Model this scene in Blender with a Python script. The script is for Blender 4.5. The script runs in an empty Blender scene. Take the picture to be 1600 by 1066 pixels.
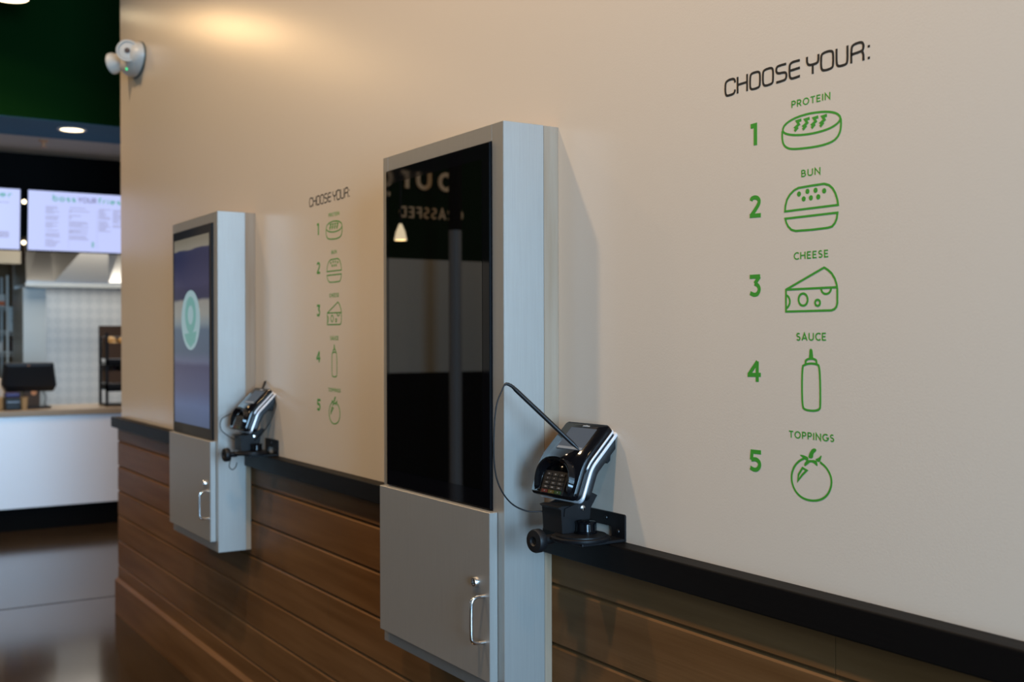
import bpy, bmesh, math, random
from mathutils import Vector, Matrix
random.seed(7)
C = bpy.context.scene.collection
SC = bpy.context.scene
R = math.radians

# ------------------------------------------------------------------ camera
YAW, PITCH, ROLL, FPX = 0.5655, -0.0029, -0.0025, 1727.9
fw = Vector((-math.cos(YAW) * math.cos(PITCH), math.sin(YAW) * math.cos(PITCH), math.sin(PITCH)))
rt = fw.cross(Vector((0, 0, 1))).normalized()
up = rt.cross(fw)
rt, up = math.cos(ROLL) * rt + math.sin(ROLL) * up, -math.sin(ROLL) * rt + math.cos(ROLL) * up
cam = bpy.data.cameras.new('camera')
cam.sensor_width = 36
cam.lens = FPX / 1600 * 36
cam.clip_start = 0.05
cam_o = bpy.data.objects.new('camera', cam)
C.objects.link(cam_o)
M3 = Matrix((rt, up, -fw)).transposed()
cam_o.matrix_world = Matrix.Translation((0, -1.42, 1.48)) @ M3.to_4x4()
cam.dof.use_dof = True
cam.dof.focus_distance = 2.15
cam.dof.aperture_fstop = 4.2
SC.camera = cam_o

# ------------------------------------------------------------------ colour management, world
SC.view_settings.view_transform = 'Standard'
SC.view_settings.look = 'None'
SC.view_settings.gamma = 1
SC.view_settings.use_curve_mapping = False
SC.view_settings.exposure = 0.0
try:
    SC.cycles.use_denoising = True
    SC.cycles.denoiser = 'OPENIMAGEDENOISE'
    SC.cycles.sample_clamp_indirect = 6
    SC.cycles.caustics_reflective = False
    SC.cycles.caustics_refractive = False
except Exception:
    pass
wd = bpy.data.worlds.new('sky')
SC.world = wd
wd.use_nodes = True
wn = wd.node_tree
bg = wn.nodes['Background']
bg.inputs[0].default_value = (0.55, 0.72, 1.0, 1)
bg.inputs[1].default_value = 0.6


def light(name, kind, loc, energy, col, rot=None, aim=None, **kw):
    l = bpy.data.lights.new(name, kind)
    l.energy = energy
    l.color = col
    for k, v in kw.items():
        setattr(l, k, v)
    o = bpy.data.objects.new(name, l)
    C.objects.link(o)
    o.location = loc
    if aim is not None:
        o.rotation_euler = (Vector(aim) - Vector(loc)).to_track_quat('-Z', 'Y').to_euler()
    elif rot is not None:
        o.rotation_euler = rot
    return o


WARM = (1.0, 0.64, 0.30)
DAY = (0.40, 0.69, 1.0)
# daylight through the tall shop windows behind the camera's right shoulder
light('window_daylight', 'AREA', (4.55, -1.45, 1.9), 760, DAY, aim=(0, -1.45, 1.9), shape='RECTANGLE', size=2.0, size_y=2.7)
# recessed ceiling cans along the dining side; last one added to light the reflected wall
for cx, cy, e in ((-5.3, -1.35, 38), (-3.3, -1.35, 66), (-1.3, -1.35, 80), (0.7, -1.35, 28), (-6.6, -4.6, 120)):
    light('ceiling_can_light', 'SPOT', (cx, cy, 4.26), e * 3, (1.0, 0.71, 0.43), rot=(0, 0, 0), spot_size=R(140), spot_blend=0.6, shadow_soft_size=0.08)
# unseen area lights added under hood and ceiling to brighten the kitchen
light('hood_fill_light', 'AREA', (-11.55, 1.4, 2.005), 7, (1.0, 0.95, 0.86), rot=(0, 0, 0), shape='RECTANGLE', size=0.4, size_y=2.0)
light('kitchen_fill_light', 'AREA', (-10.35, 1.0, 2.93), 60, (1.0, 0.93, 0.82), rot=(0, 0, 0), shape='RECTANGLE', size=1.0, size_y=2.4)

# ------------------------------------------------------------------ materials
def mat(name, col, rough=0.6, metal=0.0, spec=0.5, emit=None, estr=0.0, noise=None, bump=None, coat=0.0, trans=0.0):
    """noise=(scale_xyz, contrast, colour2), bump=(scale_xyz, strength)"""
    m = bpy.data.materials.new(name)
    m.use_nodes = True
    nt = m.node_tree
    b = nt.nodes['Principled BSDF']
    b.inputs['Base Color'].default_value = (*col, 1)
    b.inputs['Roughness'].default_value = rough
    b.inputs['Metallic'].default_value = metal
    b.inputs['Specular IOR Level'].default_value = spec
    b.inputs['Coat Weight'].default_value = coat
    b.inputs['Transmission Weight'].default_value = trans
    if emit:
        b.inputs['Emission Color'].default_value = (*emit, 1)
        b.inputs['Emission Strength'].default_value = estr
    tc = None
    if noise or bump:
        tc = nt.nodes.new('ShaderNodeTexCoord')

    def nz(scale, detail=4):
        mp = nt.nodes.new('ShaderNodeMapping')
        mp.inputs['Scale'].default_value = scale
        nt.links.new(tc.outputs['Object'], mp.inputs['Vector'])
        n = nt.nodes.new('ShaderNodeTexNoise')
        n.inputs['Scale'].default_value = 1
        n.inputs['Detail'].default_value = detail
        nt.links.new(mp.outputs[0], n.inputs['Vector'])
        return n
    if noise:
        n = nz(noise[0])
        r = nt.nodes.new('ShaderNodeValToRGB')
        r.color_ramp.elements[0].position = 0.5 - noise[1]
        r.color_ramp.elements[1].position = 0.5 + noise[1]
        r.color_ramp.elements[0].color = (*col, 1)
        r.color_ramp.elements[1].color = (*noise[2], 1)
        nt.links.new(n.outputs['Fac'], r.inputs['Fac'])
        nt.links.new(r.outputs['Color'], b.inputs['Base Color'])
    if bump:
        n = nz(bump[0], 2)
        bp = nt.nodes.new('ShaderNodeBump')
        bp.inputs['Strength'].default_value = bump[1]
        bp.inputs['Distance'].default_value = 0.002
        nt.links.new(n.outputs['Fac'], bp.inputs['Height'])
        nt.links.new(bp.outputs[0], b.inputs['Normal'])
    return m


M = {}
M['wall'] = mat('wall_paint_cream', (0.60, 0.53, 0.45), 0.26, spec=0.36, bump=((260, 260, 260), 0.09))
M['paint_plain'] = mat('wall_paint_plain', (0.50, 0.48, 0.42), 0.6)
M['green'] = mat('paint_dark_green', (0.0004, 0.013, 0.0015), 0.8, spec=0.04)
M['black_paint'] = mat('paint_black', (0.002, 0.002, 0.002), 0.7, spec=0.06)
M['ceil_blue'] = mat('paint_slate_blue', (0.03, 0.12, 0.19), 0.6, spec=0.1)
M['ceil_beige'] = mat('paint_beige', (0.42, 0.36, 0.28), 0.7)
M['ceil'] = mat('ceiling_dark', (0.10, 0.095, 0.09), 0.8)
M['wood'] = mat('stained_plank', (0.092, 0.042, 0.014), 0.48, spec=0.08, noise=((1.6, 9, 26), 0.28, (0.160, 0.082, 0.034)), bump=((6, 60, 160), 0.15))
M['rail'] = mat('rail_black_stain', (0.004, 0.0035, 0.0035), 0.5, spec=0.10, bump=((8, 90, 140), 0.2))
M['weathered'] = mat('weathered_wood', (0.24, 0.165, 0.105), 0.7, spec=0.1, noise=((34, 34, 2.2), 0.25, (0.32, 0.255, 0.195)), bump=((160, 160, 8), 0.2))
M['laminate'] = mat('brushed_grey_laminate', (0.355, 0.34, 0.315), 0.44, metal=0.62, spec=0.35, noise=((420, 420, 9), 0.4, (0.405, 0.39, 0.365)))
M['black_gloss'] = mat('black_gloss', (0.003, 0.003, 0.004), 0.07, spec=0.27)
M['bezel'] = mat('bezel_black', (0.003, 0.003, 0.004), 0.03, spec=0.16)
M['screen_glass'] = mat('screen_glass_off', (0.002, 0.002, 0.002), 0.008, spec=0.5)
M['black_plastic'] = mat('black_plastic', (0.006, 0.006, 0.007), 0.40, spec=0.35)
M['black_metal'] = mat('black_powder_coat', (0.004, 0.004, 0.005), 0.45, spec=0.28)
M['rubber'] = mat('black_rubber', (0.005, 0.005, 0.006), 0.5, spec=0.3)
M['silver'] = mat('silver_plastic', (0.62, 0.63, 0.66), 0.30, metal=0.35)
M['chrome'] = mat('chrome', (0.75, 0.75, 0.76), 0.14, metal=1.0)
M['steel'] = mat('stainless', (0.56, 0.55, 0.53), 0.28, metal=1.0, bump=((3, 300, 300), 0.1))
M['vinyl_green'] = mat('vinyl_green', (0.040, 0.265, 0.022), 0.5)
M['vinyl_black'] = mat('vinyl_black', (0.010, 0.010, 0.010), 0.5)
M['white_plastic'] = mat('white_plastic', (0.54, 0.51, 0.46), 0.4)
M['grey_gasket'] = mat('grey_gasket', (0.05, 0.06, 0.05), 0.6)
M['lens'] = mat('lamp_lens', (0.10, 0.07, 0.06), 0.15)
M['led'] = mat('green_led', (0.02, 0.4, 0.15), 0.4, emit=(0.04, 1.0, 0.35), estr=1.0)
M['ctr_front'] = mat('counter_brushed_panel', (0.80, 0.80, 0.82), 0.33, metal=0.25, bump=((90, 90, 90), 0.3))
M['ctr_top'] = mat('counter_tan_top', (0.30, 0.23, 0.15), 0.35)
M['quilt'] = mat('kitchen_metal_wall', (0.52, 0.54, 0.54), 0.5, metal=0.15)
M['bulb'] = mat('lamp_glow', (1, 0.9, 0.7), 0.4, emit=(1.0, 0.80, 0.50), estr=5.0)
M['frame_alu'] = mat('window_aluminium', (0.25, 0.25, 0.26), 0.4, metal=0.8)
M['column'] = mat('column_grey_paint', (0.30, 0.31, 0.32), 0.5)
M['sign'] = mat('sign_letters_tan_glow', (0.80, 0.60, 0.38), 0.5, emit=(0.9, 0.55, 0.28), estr=0.12)  # faint glow added so the unlit letters show in the screen reflection
M['tan'] = mat('kraft_tan', (0.40, 0.24, 0.10), 0.7)
M['bread'] = mat('potato_tan', (0.50, 0.33, 0.14), 0.7)
M['brown'] = mat('dark_brown', (0.055, 0.030, 0.014), 0.6)
M['kit_brown'] = mat('kitchen_brown_wall', (0.20, 0.12, 0.055), 0.7)
M['bulkhead'] = mat('kitchen_beige_paint', (0.33, 0.29, 0.22), 0.6)
M['post'] = mat('kitchen_post_metal', (0.40, 0.42, 0.41), 0.45, metal=0.3)
M['wire'] = mat('white_wire', (0.62, 0.63, 0.60), 0.4)
M['white_box'] = mat('white_box', (0.55, 0.52, 0.48), 0.6)
M['orange'] = mat('orange_label', (0.62, 0.13, 0.03), 0.6)
M['copper'] = mat('copper_mark', (0.55, 0.24, 0.10), 0.4)
M['blue'] = mat('blue_panel', (0.03, 0.03, 0.14), 0.4)
M['bottle'] = mat('dark_bottle', (0.03, 0.012, 0.012), 0.3)
M['key'] = mat('key_dark', (0.010, 0.010, 0.011), 0.35)
M['key_red'] = mat('key_red', (0.06, 0.006, 0.006), 0.35)
M['key_yellow'] = mat('key_yellow', (0.05, 0.038, 0.006), 0.35)
M['key_green'] = mat('key_green', (0.008, 0.032, 0.008), 0.35)
M['key_mark'] = mat('key_mark_grey', (0.13, 0.13, 0.13), 0.5)
M['lcd'] = mat('terminal_lcd', (0.018, 0.023, 0.032), 0.5, spec=0.1, emit=(0.30, 0.37, 0.47), estr=0.14)
M['lcd_bar'] = mat('terminal_lcd_bar', (0.08, 0.09, 0.10), 0.45, spec=0.25, emit=(0.42, 0.46, 0.52), estr=0.25)
M['logo_grey'] = mat('logo_grey', (0.45, 0.45, 0.46), 0.4)
M['lcd_off'] = M['black_gloss']
M['cord'] = M['rubber']
M['glass'] = mat('window_glass', (1, 1, 1), 0.0, trans=1.0)
M['menu_teal'] = mat('menu_teal_text', (0, 0, 0), 0.5, emit=(0.10, 0.50, 0.42), estr=0.8)
M['menu_dark'] = mat('menu_dark_text', (0, 0, 0), 0.5, emit=(0.10, 0.08, 0.22), estr=1.0)
M['menu_grey'] = mat('menu_grey_text', (0, 0, 0), 0.5, emit=(0.34, 0.34, 0.55), estr=1.0)
M['menu_glow'] = mat('menu_screen_glow', (0, 0, 0), 0.3, emit=(0.56, 0.62, 1.0), estr=1.0)

# polished concrete floor with one saw joint
m = M['floor'] = mat('polished_concrete', (0.026, 0.016, 0.008), 0.16, spec=0.34, noise=((1.1, 1.3, 1), 0.25, (0.045, 0.030, 0.017)), bump=((2, 2, 2), 0.10))
nt = m.node_tree
nt.nodes['Principled BSDF'].inputs['Specular Tint'].default_value = (1.0, 0.80, 0.60, 1)
rr = nt.nodes.new('ShaderNodeTexNoise'); rr.inputs['Scale'].default_value = 2.2; rr.inputs['Detail'].default_value = 6
mr = nt.nodes.new('ShaderNodeMapRange'); mr.inputs['To Min'].default_value = 0.07; mr.inputs['To Max'].default_value = 0.17
nt.links.new(rr.outputs['Fac'], mr.inputs['Value'])
nt.links.new(mr.outputs[0], nt.nodes['Principled BSDF'].inputs['Roughness'])

# embossed diamond metal behind the counter
m = M['quilt']; nt = m.node_tree
tc = nt.nodes.new('ShaderNodeTexCoord')
mp = nt.nodes.new('ShaderNodeMapping'); mp.inputs['Rotation'].default_value = (R(45), 0, 0); mp.inputs['Scale'].default_value = (14, 14, 14)
ck = nt.nodes.new('ShaderNodeTexChecker'); ck.inputs['Scale'].default_value = 1.0
ck.inputs['Color1'].default_value = (0.60, 0.61, 0.60, 1); ck.inputs['Color2'].default_value = (0.68, 0.68, 0.66, 1)
nt.links.new(tc.outputs['Object'], mp.inputs[0]); nt.links.new(mp.outputs[0], ck.inputs[0])
nt.links.new(ck.outputs[0], nt.nodes['Principled BSDF'].inputs['Base Color'])


# picture on the lit kiosk screen: dark navy sky, pale band, blue-grey below; the beige top strip is a painted ceiling reflection
def screen_picture_reflection():
    m = mat('kiosk_screen_picture_reflection', (0.004, 0.004, 0.005), 0.01, spec=0.3)
    nt = m.node_tree
    b = nt.nodes['Principled BSDF']
    tc = nt.nodes.new('ShaderNodeTexCoord')
    sp = nt.nodes.new('ShaderNodeSeparateXYZ')
    nt.links.new(tc.outputs['Generated'], sp.inputs[0])
    nz = nt.nodes.new('ShaderNodeTexNoise'); nz.inputs['Scale'].default_value = 3.0; nz.inputs['Detail'].default_value = 2
    mp = nt.nodes.new('ShaderNodeMapping'); mp.inputs['Scale'].default_value = (0.7, 1, 2.6)
    nt.links.new(tc.outputs['Generated'], mp.inputs[0]); nt.links.new(mp.outputs[0], nz.inputs['Vector'])
    ad = nt.nodes.new('ShaderNodeMath'); ad.operation = 'MULTIPLY_ADD'
    ad.inputs[1].default_value = 0.03
    nt.links.new(nz.outputs['Fac'], ad.inputs[0]); nt.links.new(sp.outputs['Z'], ad.inputs[2])
    rp = nt.nodes.new('ShaderNodeValToRGB')
    els = [(0.0, (0.07, 0.12, 0.24)), (0.12, (0.11, 0.17, 0.34)), (0.20, (0.09, 0.11, 0.22)), (0.33, (0.07, 0.08, 0.17)), (0.36, (0.13, 0.16, 0.27)),
           (0.40, (0.09, 0.14, 0.22)), (0.52, (0.10, 0.16, 0.24)), (0.555, (0.24, 0.30, 0.34)), (0.60, (0.34, 0.35, 0.33)), (0.67, (0.33, 0.32, 0.29)),
           (0.69, (0.02, 0.025, 0.08)), (0.74, (0.03, 0.03, 0.09)), (0.76, (0.04, 0.04, 0.11)), (0.90, (0.012, 0.016, 0.075)), (0.945, (0.014, 0.02, 0.08)), (0.953, (0.30, 0.27, 0.21)), (1.0, (0.24, 0.21, 0.15))]
    cr = rp.color_ramp
    while len(cr.elements) < len(els):
        cr.elements.new(0.5)
    for e, (p, c) in zip(cr.elements, els):
        e.position = p
    for e, (p, c) in zip(cr.elements, els):
        e.color = (*c, 1)
    nt.links.new(ad.outputs[0], rp.inputs['Fac'])
    nt.links.new(rp.outputs[0], b.inputs['Emission Color'])
    b.inputs['Emission Strength'].default_value = 0.6
    return m


M['kiosk_picture_reflection'] = screen_picture_reflection()
M['logo_pale'] = mat('screen_logo_pale', (0, 0, 0), 0.1, emit=(0.30, 0.46, 0.50), estr=0.75)
M['logo_teal'] = mat('screen_logo_teal', (0, 0, 0), 0.1, emit=(0.14, 0.36, 0.34), estr=0.75)


# ------------------------------------------------------------------ mesh helpers
class MB:
    """collects shapes; build() links them as ONE mesh object"""
    def __init__(self):
        self.bm = bmesh.new()

    def box(self, x0, x1, y0, y1, z0, z1, bev=0.0, seg=2):
        vs = [self.bm.verts.new((x, y, z)) for x in (x0, x1) for y in (y0, y1) for z in (z0, z1)]
        fs = [(0, 1, 3, 2), (4, 6, 7, 5), (0, 4, 5, 1), (2, 3, 7, 6), (0, 2, 6, 4), (1, 5, 7, 3)]
        faces = [self.bm.faces.new([vs[i] for i in f]) for f in fs]
        bmesh.ops.recalc_face_normals(self.bm, faces=faces)
        if bev:
            es = list({e for f in faces for e in f.edges})
            bmesh.ops.bevel(self.bm, geom=es, offset=bev, segments=seg, affect='EDGES', profile=0.5)
        return self

    def loft(self, rings, cap=True, closed=True):
        rv = [[self.bm.verts.new(p) for p in r] for r in rings]
        n = len(rv[0])
        fs = []
        for a, b in zip(rv, rv[1:]):
            for i in range(n if closed else n - 1):
                j = (i + 1) % n
                fs.append(self.bm.faces.new((a[i], a[j], b[j], b[i])))
        if cap and closed:
            fs.append(self.bm.faces.new(list(reversed(rv[0]))))
            fs.append(self.bm.faces.new(rv[-1]))
        bmesh.ops.recalc_face_normals(self.bm, faces=fs)
        return self

    def tube(self, pts, r, seg=10, rads=None):
        pts = [Vector(p) for p in pts]
        rings = []
        prev = None
        for i, p in enumerate(pts):
            t = (pts[min(i + 1, len(pts) - 1)] - pts[max(i - 1, 0)]).normalized()
            if prev is None:
                a = t.cross(Vector((0, 0, 1)))
                if a.length < 1e-3:
                    a = t.cross(Vector((1, 0, 0)))
            else:
                a = prev - t * prev.dot(t)
            a.normalize()
            prev = a
            b = t.cross(a)
            rr = rads[i] if rads else r
            rings.append([p + (a * math.cos(k * 2 * math.pi / seg) + b * math.sin(k * 2 * math.pi / seg)) * rr for k in range(seg)])
        return self.loft(rings)

    def lathe(self, prof, o, axis=(0, 0, 1), seg=32):
        """prof: (radius, height) list along axis from o"""
        ax = Vector(axis).normalized()
        a = ax.cross(Vector((0, 0, 1)))
        if a.length < 1e-3:
            a = Vector((1, 0, 0))
        a.normalize()
        b = ax.cross(a)
        o = Vector(o)
        rings = [[o + ax * h + (a * math.cos(k * 2 * math.pi / seg) + b * math.sin(k * 2 * math.pi / seg)) * max(r, 1e-4) for k in range(seg)] for r, h in prof]
        return self.loft(rings)

    def prism(self, poly, fn, n0, n1):
        """poly of 2D points; fn(u, v, n) -> 3D; extruded from n0 to n1"""
        return self.loft([[Vector(fn(u, v, n0)) for u, v in poly], [Vector(fn(u, v, n1)) for u, v in poly]])

    def build(self, name, m, parent=None, loc=None, smooth=None):
        for v in self.bm.verts:
            pass
        if loc is not None:
            bmesh.ops.translate(self.bm, verts=self.bm.verts, vec=-Vector(loc))
        me = bpy.data.meshes.new(name)
        self.bm.to_mesh(me)
        self.bm.free()
        me.materials.append(m)
        if smooth is not None:
            me.shade_smooth()
            try:
                me.set_sharp_from_angle(angle=R(smooth))
            except Exception:
                pass
        o = bpy.data.objects.new(name, me)
        C.objects.link(o)
        if parent is not None:
            o.parent = parent
        elif loc is not None:
            o.location = loc
        return o


def tag(o, label=None, cat=None, group=None, kind=None):
    if label: o['label'] = label
    if cat: o['category'] = cat
    if group: o['group'] = group
    if kind: o['kind'] = kind
    return o


def thing(name, label, cat, loc, group=None, rotz=0):
    o = bpy.data.objects.new(name, None)
    o.empty_display_size = 0.05
    C.objects.link(o)
    o.location = loc
    o.rotation_euler = (0, 0, rotz)
    return tag(o, label, cat, group)


def struct(name, mb, m, label=None, cat=None, smooth=None):
    o = mb.build(name, m, smooth=smooth)
    return tag(o, label, cat, kind='structure')


def copy_tree(o, parent=None):
    c = o.copy()
    C.objects.link(c)
    if parent is not None:
        c.parent = parent
    for ch in list(o.children):
        copy_tree(ch, c)
    return c


def smooth_path(pts, it=2, closed=False):
    """Chaikin corner cutting"""
    for _ in range(it):
        out = []
        n = len(pts)
        rng = range(n if closed else n - 1)
        if not closed:
            out.append(pts[0])
        for i in rng:
            p, q = Vector(pts[i]), Vector(pts[(i + 1) % n])
            out += [tuple(p * 0.75 + q * 0.25), tuple(p * 0.25 + q * 0.75)]
        if not closed:
            out.append(pts[-1])
        pts = out
    return pts


def catmull(pts, n=8):
    P = [Vector(p) for p in pts]
    P = [P[0] * 2 - P[1]] + P + [P[-1] * 2 - P[-2]]
    out = []
    for i in range(1, len(P) - 2):
        for k in range(n):
            t = k / n
            a, b, c, d = P[i - 1], P[i], P[i + 1], P[i + 2]
            out.append(0.5 * ((2 * b) + (c - a) * t + (2 * a - 5 * b + 4 * c - d) * t * t + (3 * b - a - 3 * c + d) * t ** 3))
    out.append(P[-2])
    return out


STROKES = [0]


def stroke(mb, pts, w, fn, closed=False, depth=0.0002):
    """a mitred ribbon of width w along 2D pts, laid on a surface by fn(u, v, n)"""
    STROKES[0] += 1
    depth = depth * (1 + 0.09 * (STROKES[0] % 8))     # crossing strokes never share a plane
    P = [Vector(p) for p in pts]
    Q = [P[0]]
    for p in P[1:]:
        if (p - Q[-1]).length > 1e-5:
            Q.append(p)
    if closed and (Q[0] - Q[-1]).length < 1e-5:
        Q.pop()
    P = Q
    n = len(P)
    L, Rr = [], []
    for i in range(n):
        if closed:
            a, b = P[i] - P[i - 1], P[(i + 1) % n] - P[i]
        else:
            a = P[i] - P[i - 1] if i > 0 else P[1] - P[0]
            b = P[i + 1] - P[i] if i < n - 1 else a
        a = a.normalized(); b = b.normalized()
        na, nb = Vector((-a.y, a.x)), Vector((-b.y, b.x))
        mm = na + nb
        if mm.length < 0.2:
            mm = na.copy()
        mm.normalize()
        k = min(1.0 / max(mm.dot(na), 0.35), 2.2)
        L.append(P[i] + mm * (w / 2 * k)); Rr.append(P[i] - mm * (w / 2 * k))
    rings = []
    for l, r in zip(L, Rr):
        rings.append([Vector(fn(l.x, l.y, 0)), Vector(fn(l.x, l.y, depth)), Vector(fn(r.x, r.y, depth)), Vector(fn(r.x, r.y, 0))])
    if closed:
        rings.append(rings[0])
    mb.loft(rings, cap=not closed)


def solid(mb, poly, fn, depth=0.0002):
    mb.prism(poly, fn, 0, depth)


# stroke alphabet on a 1-high cell: letter -> (width, [polylines])
def arc(cx, cy, rx, ry, a0, a1, n=10):
    return [(cx + rx * math.cos(R(a0 + (a1 - a0) * i / n)), cy + ry * math.sin(R(a0 + (a1 - a0) * i / n))) for i in range(n + 1)]


GL = {
    'P': (0.56, [[(0.06, 0), (0.06, 0.95), (0.30, 0.95)] + arc(0.30, 0.70, 0.22, 0.25, 90, -90) + [(0.06, 0.45)]]),
    'R': (0.60, [[(0.06, 0), (0.06, 0.95), (0.30, 0.95)] + arc(0.30, 0.70, 0.22, 0.25, 90, -90) + [(0.06, 0.45)], [(0.28, 0.45), (0.56, 0)]]),
    'O': (0.84, [arc(0.42, 0.5, 0.37, 0.45, 0, 360, 24)]),
    'T': (0.60, [[(0.30, 0), (0.30, 0.95)], [(0.0, 0.94), (0.60, 0.94)]]),
    'E': (0.54, [[(0.52, 0.06), (0.06, 0.06), (0.06, 0.94), (0.50, 0.94)], [(0.06, 0.51), (0.46, 0.51)]]),
    'F': (0.52, [[(0.06, 0), (0.06, 0.94), (0.50, 0.94)], [(0.06, 0.50), (0.46, 0.50)]]),
    'I': (0.14, [[(0.07, 0), (0.07, 1)]]),
    'N': (0.72, [[(0.06, 0), (0.06, 0.97), (0.66, 0.03), (0.66, 1.0)]]),
    'B': (0.58, [[(0.28, 0.94), (0.06, 0.94), (0.06, 0.06), (0.30, 0.06)] + arc(0.30, 0.29, 0.23, 0.23, -90, 90) + [(0.06, 0.52)], [(0.28, 0.52)] + arc(0.28, 0.73, 0.19, 0.21, -90, 90)]),
    'U': (0.68, [[(0.06, 1), (0.06, 0.34)] + arc(0.34, 0.33, 0.28, 0.28, 180, 360) + [(0.62, 1)]]),
    'C': (0.66, [arc(0.42, 0.5, 0.37, 0.45, 48, 312, 18)]),
    'H': (0.70, [[(0.06, 0), (0.06, 1)], [(0.64, 0), (0.64, 1)], [(0.06, 0.52), (0.64, 0.52)]]),
    'S': (0.54, [arc(0.27, 0.73, 0.20, 0.22, 40, 270, 12) + arc(0.26, 0.28, 0.22, 0.23, 90, -145, 12)]),
    'A': (0.70, [[(0.02, 0), (0.35, 0.97), (0.68, 0)], [(0.14, 0.30), (0.56, 0.30)]]),
    'G': (0.78, [arc(0.42, 0.5, 0.37, 0.45, 48, 345, 20) + [(0.78, 0.46), (0.50, 0.46)]]),
    'D': (0.70, [[(0.06, 0.06), (0.06, 0.94), (0.26, 0.94)] + arc(0.26, 0.5, 0.38, 0.44, 90, -90, 14) + [(0.06, 0.06)]]),
    'Y': (0.64, [[(0.0, 1), (0.32, 0.48), (0.64, 1)], [(0.32, 0.5), (0.32, 0)]]),
    'b': (0.60, [[(0.07, 1.0), (0.07, 0.1)], arc(0.31, 0.32, 0.24, 0.27, 0, 360, 18)]),
    'o': (0.62, [arc(0.31, 0.32, 0.25, 0.27, 0, 360, 18)]),
    's': (0.46, [arc(0.23, 0.45, 0.16, 0.13, 40, 270, 8) + arc(0.23, 0.19, 0.17, 0.13, 90, -140, 8)]),
    'u': (0.60, [[(0.07, 0.6), (0.07, 0.28)] + arc(0.30, 0.28, 0.23, 0.23, 180, 360, 8) + [(0.53, 0.6)]]),
    'r': (0.36, [[(0.07, 0), (0.07, 0.6)], [(0.07, 0.40), (0.14, 0.54), (0.34, 0.57)]]),
    'g': (0.60, [arc(0.30, 0.32, 0.24, 0.27, 0, 360, 18), [(0.54, 0.6), (0.54, -0.1), (0.45, -0.25), (0.10, -0.25)]]),
    'f': (0.36, [[(0.12, 0), (0.12, 0.80), (0.20, 0.95), (0.36, 0.95)], [(0.0, 0.58), (0.32, 0.58)]]),
    'i': (0.14, [[(0.07, 0), (0.07, 0.6)], [(0.07, 0.76), (0.07, 0.88)]]),
    'e': (0.60, [[(0.06, 0.33), (0.54, 0.33)] + arc(0.30, 0.32, 0.24, 0.27, 0, 310, 14)]),
    'v': (0.52, [[(0.0, 0.6), (0.26, 0.02), (0.52, 0.6)]]),
    'n': (0.58, [[(0.07, 0), (0.07, 0.58), (0.28, 0.58)] + arc(0.28, 0.35, 0.23, 0.23, 90, 0, 6) + [(0.51, 0)]]),
    ' ': (0.40, []),
}


def text_width(s, sp):
    return sum(GL[c][0] for c in s) + sp * (len(s) - 1)


def write(mb, s, x0, z0, h, width, fn, weight=0.13, sp=0.16, depth=0.0002):
    """letters of cap height h from x0 on baseline z0, scaled to total width"""
    k = width / text_width(s, sp)
    x = x0
    for c in s:
        gw, lines = GL[c]
        for ln in lines:
            stroke(mb, [(x + u * k, z0 + v * h) for u, v in ln], weight * h, fn, depth=depth)
        x += (gw + sp) * k

# ------------------------------------------------------------------ the room
XE = -6.18          # where the kiosk wall ends
XK = -2.0414        # right side of the near kiosk
KW = 0.5975         # kiosk width
DX = -2.0017        # from the near kiosk to the far one
SILL = 1.058        # top of the black rail

struct('floor', MB().box(-13, 4.6, -8, 3.4, -0.12, 0), M['floor'])
tag(MB().box(-6.6, -6.585, -8, 3.4, -0.02, 0.0006).build('trim_1', M['black_paint']), kind='structure')   # saw joint in the concrete
struct('ceiling', MB().box(-8, 4.6, -8, 0.15, 4.3, 4.42), M['ceil'])
struct('wall_back', MB().box(XE, 4.6, 0, 0.15, 0, 4.3), M['wall'])
struct('wall_front', MB().box(-8, 4.6, -8.12, -8, 0, 4.3), M['paint_plain'])

# window wall behind the camera's right shoulder, with real openings, frames and panes
wr = MB()
wr.box(4.6, 4.75, -8, 0.15, 0, 0.45)
wr.box(4.6, 4.75, -8, 0.15, 3.35, 4.3)
wr.box(4.6, 4.75, -8, -2.55, 0.45, 3.35)
wr.box(4.6, 4.75, -0.35, 0.15, 0.45, 3.35)
struct('wall_right', wr, M['paint_plain'])
for i in range(2):
    y0 = -2.55 + 1.1 * i
    f = MB()
    f.box(4.62, 4.70, y0, y0 + 0.05, 0.45, 3.35)
    f.box(4.62, 4.70, y0 + 1.05, y0 + 1.1, 0.45, 3.35)
    f.box(4.62, 4.70, y0 + 0.05, y0 + 1.05, 0.45, 0.50)
    f.box(4.62, 4.70, y0 + 0.05, y0 + 1.05, 3.30, 3.35)
    w_o = struct('window_%d' % (i + 1), f, M['frame_alu'])
    MB().box(4.655, 4.661, y0 + 0.05, y0 + 1.05, 0.50, 3.30).build('pane', M['glass'], w_o)

# shiplap wainscot: planks with a chamfered top edge and a shadow gap
PL, Y0 = 0.1335, -0.020
GROOVES = [0.927 - PL * i for i in range(6)]   # z of each gap
wb = MB()
ztops = [1.003] + GROOVES
zbots = GROOVES + [0.155]
seams = {0: [-1.231, -5.0], 1: [-2.9], 2: [-0.75, -4.6], 3: [-3.31], 4: [-1.9], 5: [-4.35]}
for i, (zt, zb) in enumerate(zip(ztops, zbots)):
    cuts = [XE] + sorted(seams.get(i, [])) + [4.6]
    for a, b in zip(cuts, cuts[1:]):
        g = 0.0008
        prof = [(0, zb + (0.004 if i < 6 else 0)), (Y0 + 0.003, zb + (0.004 if i < 6 else 0)), (Y0, zb + (0.007 if i < 6 else 0)), (Y0, zt - (0.0065 if i else 0)), (Y0 + (0.0065 if i else 0), zt), (0, zt)]
        wb.loft([[(a + g, y, z) for y, z in prof], [(b - g, y, z) for y, z in prof]])
wb.box(XE + 0.001, 4.6, -0.012, 0, 0.155, 1.003)
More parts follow.
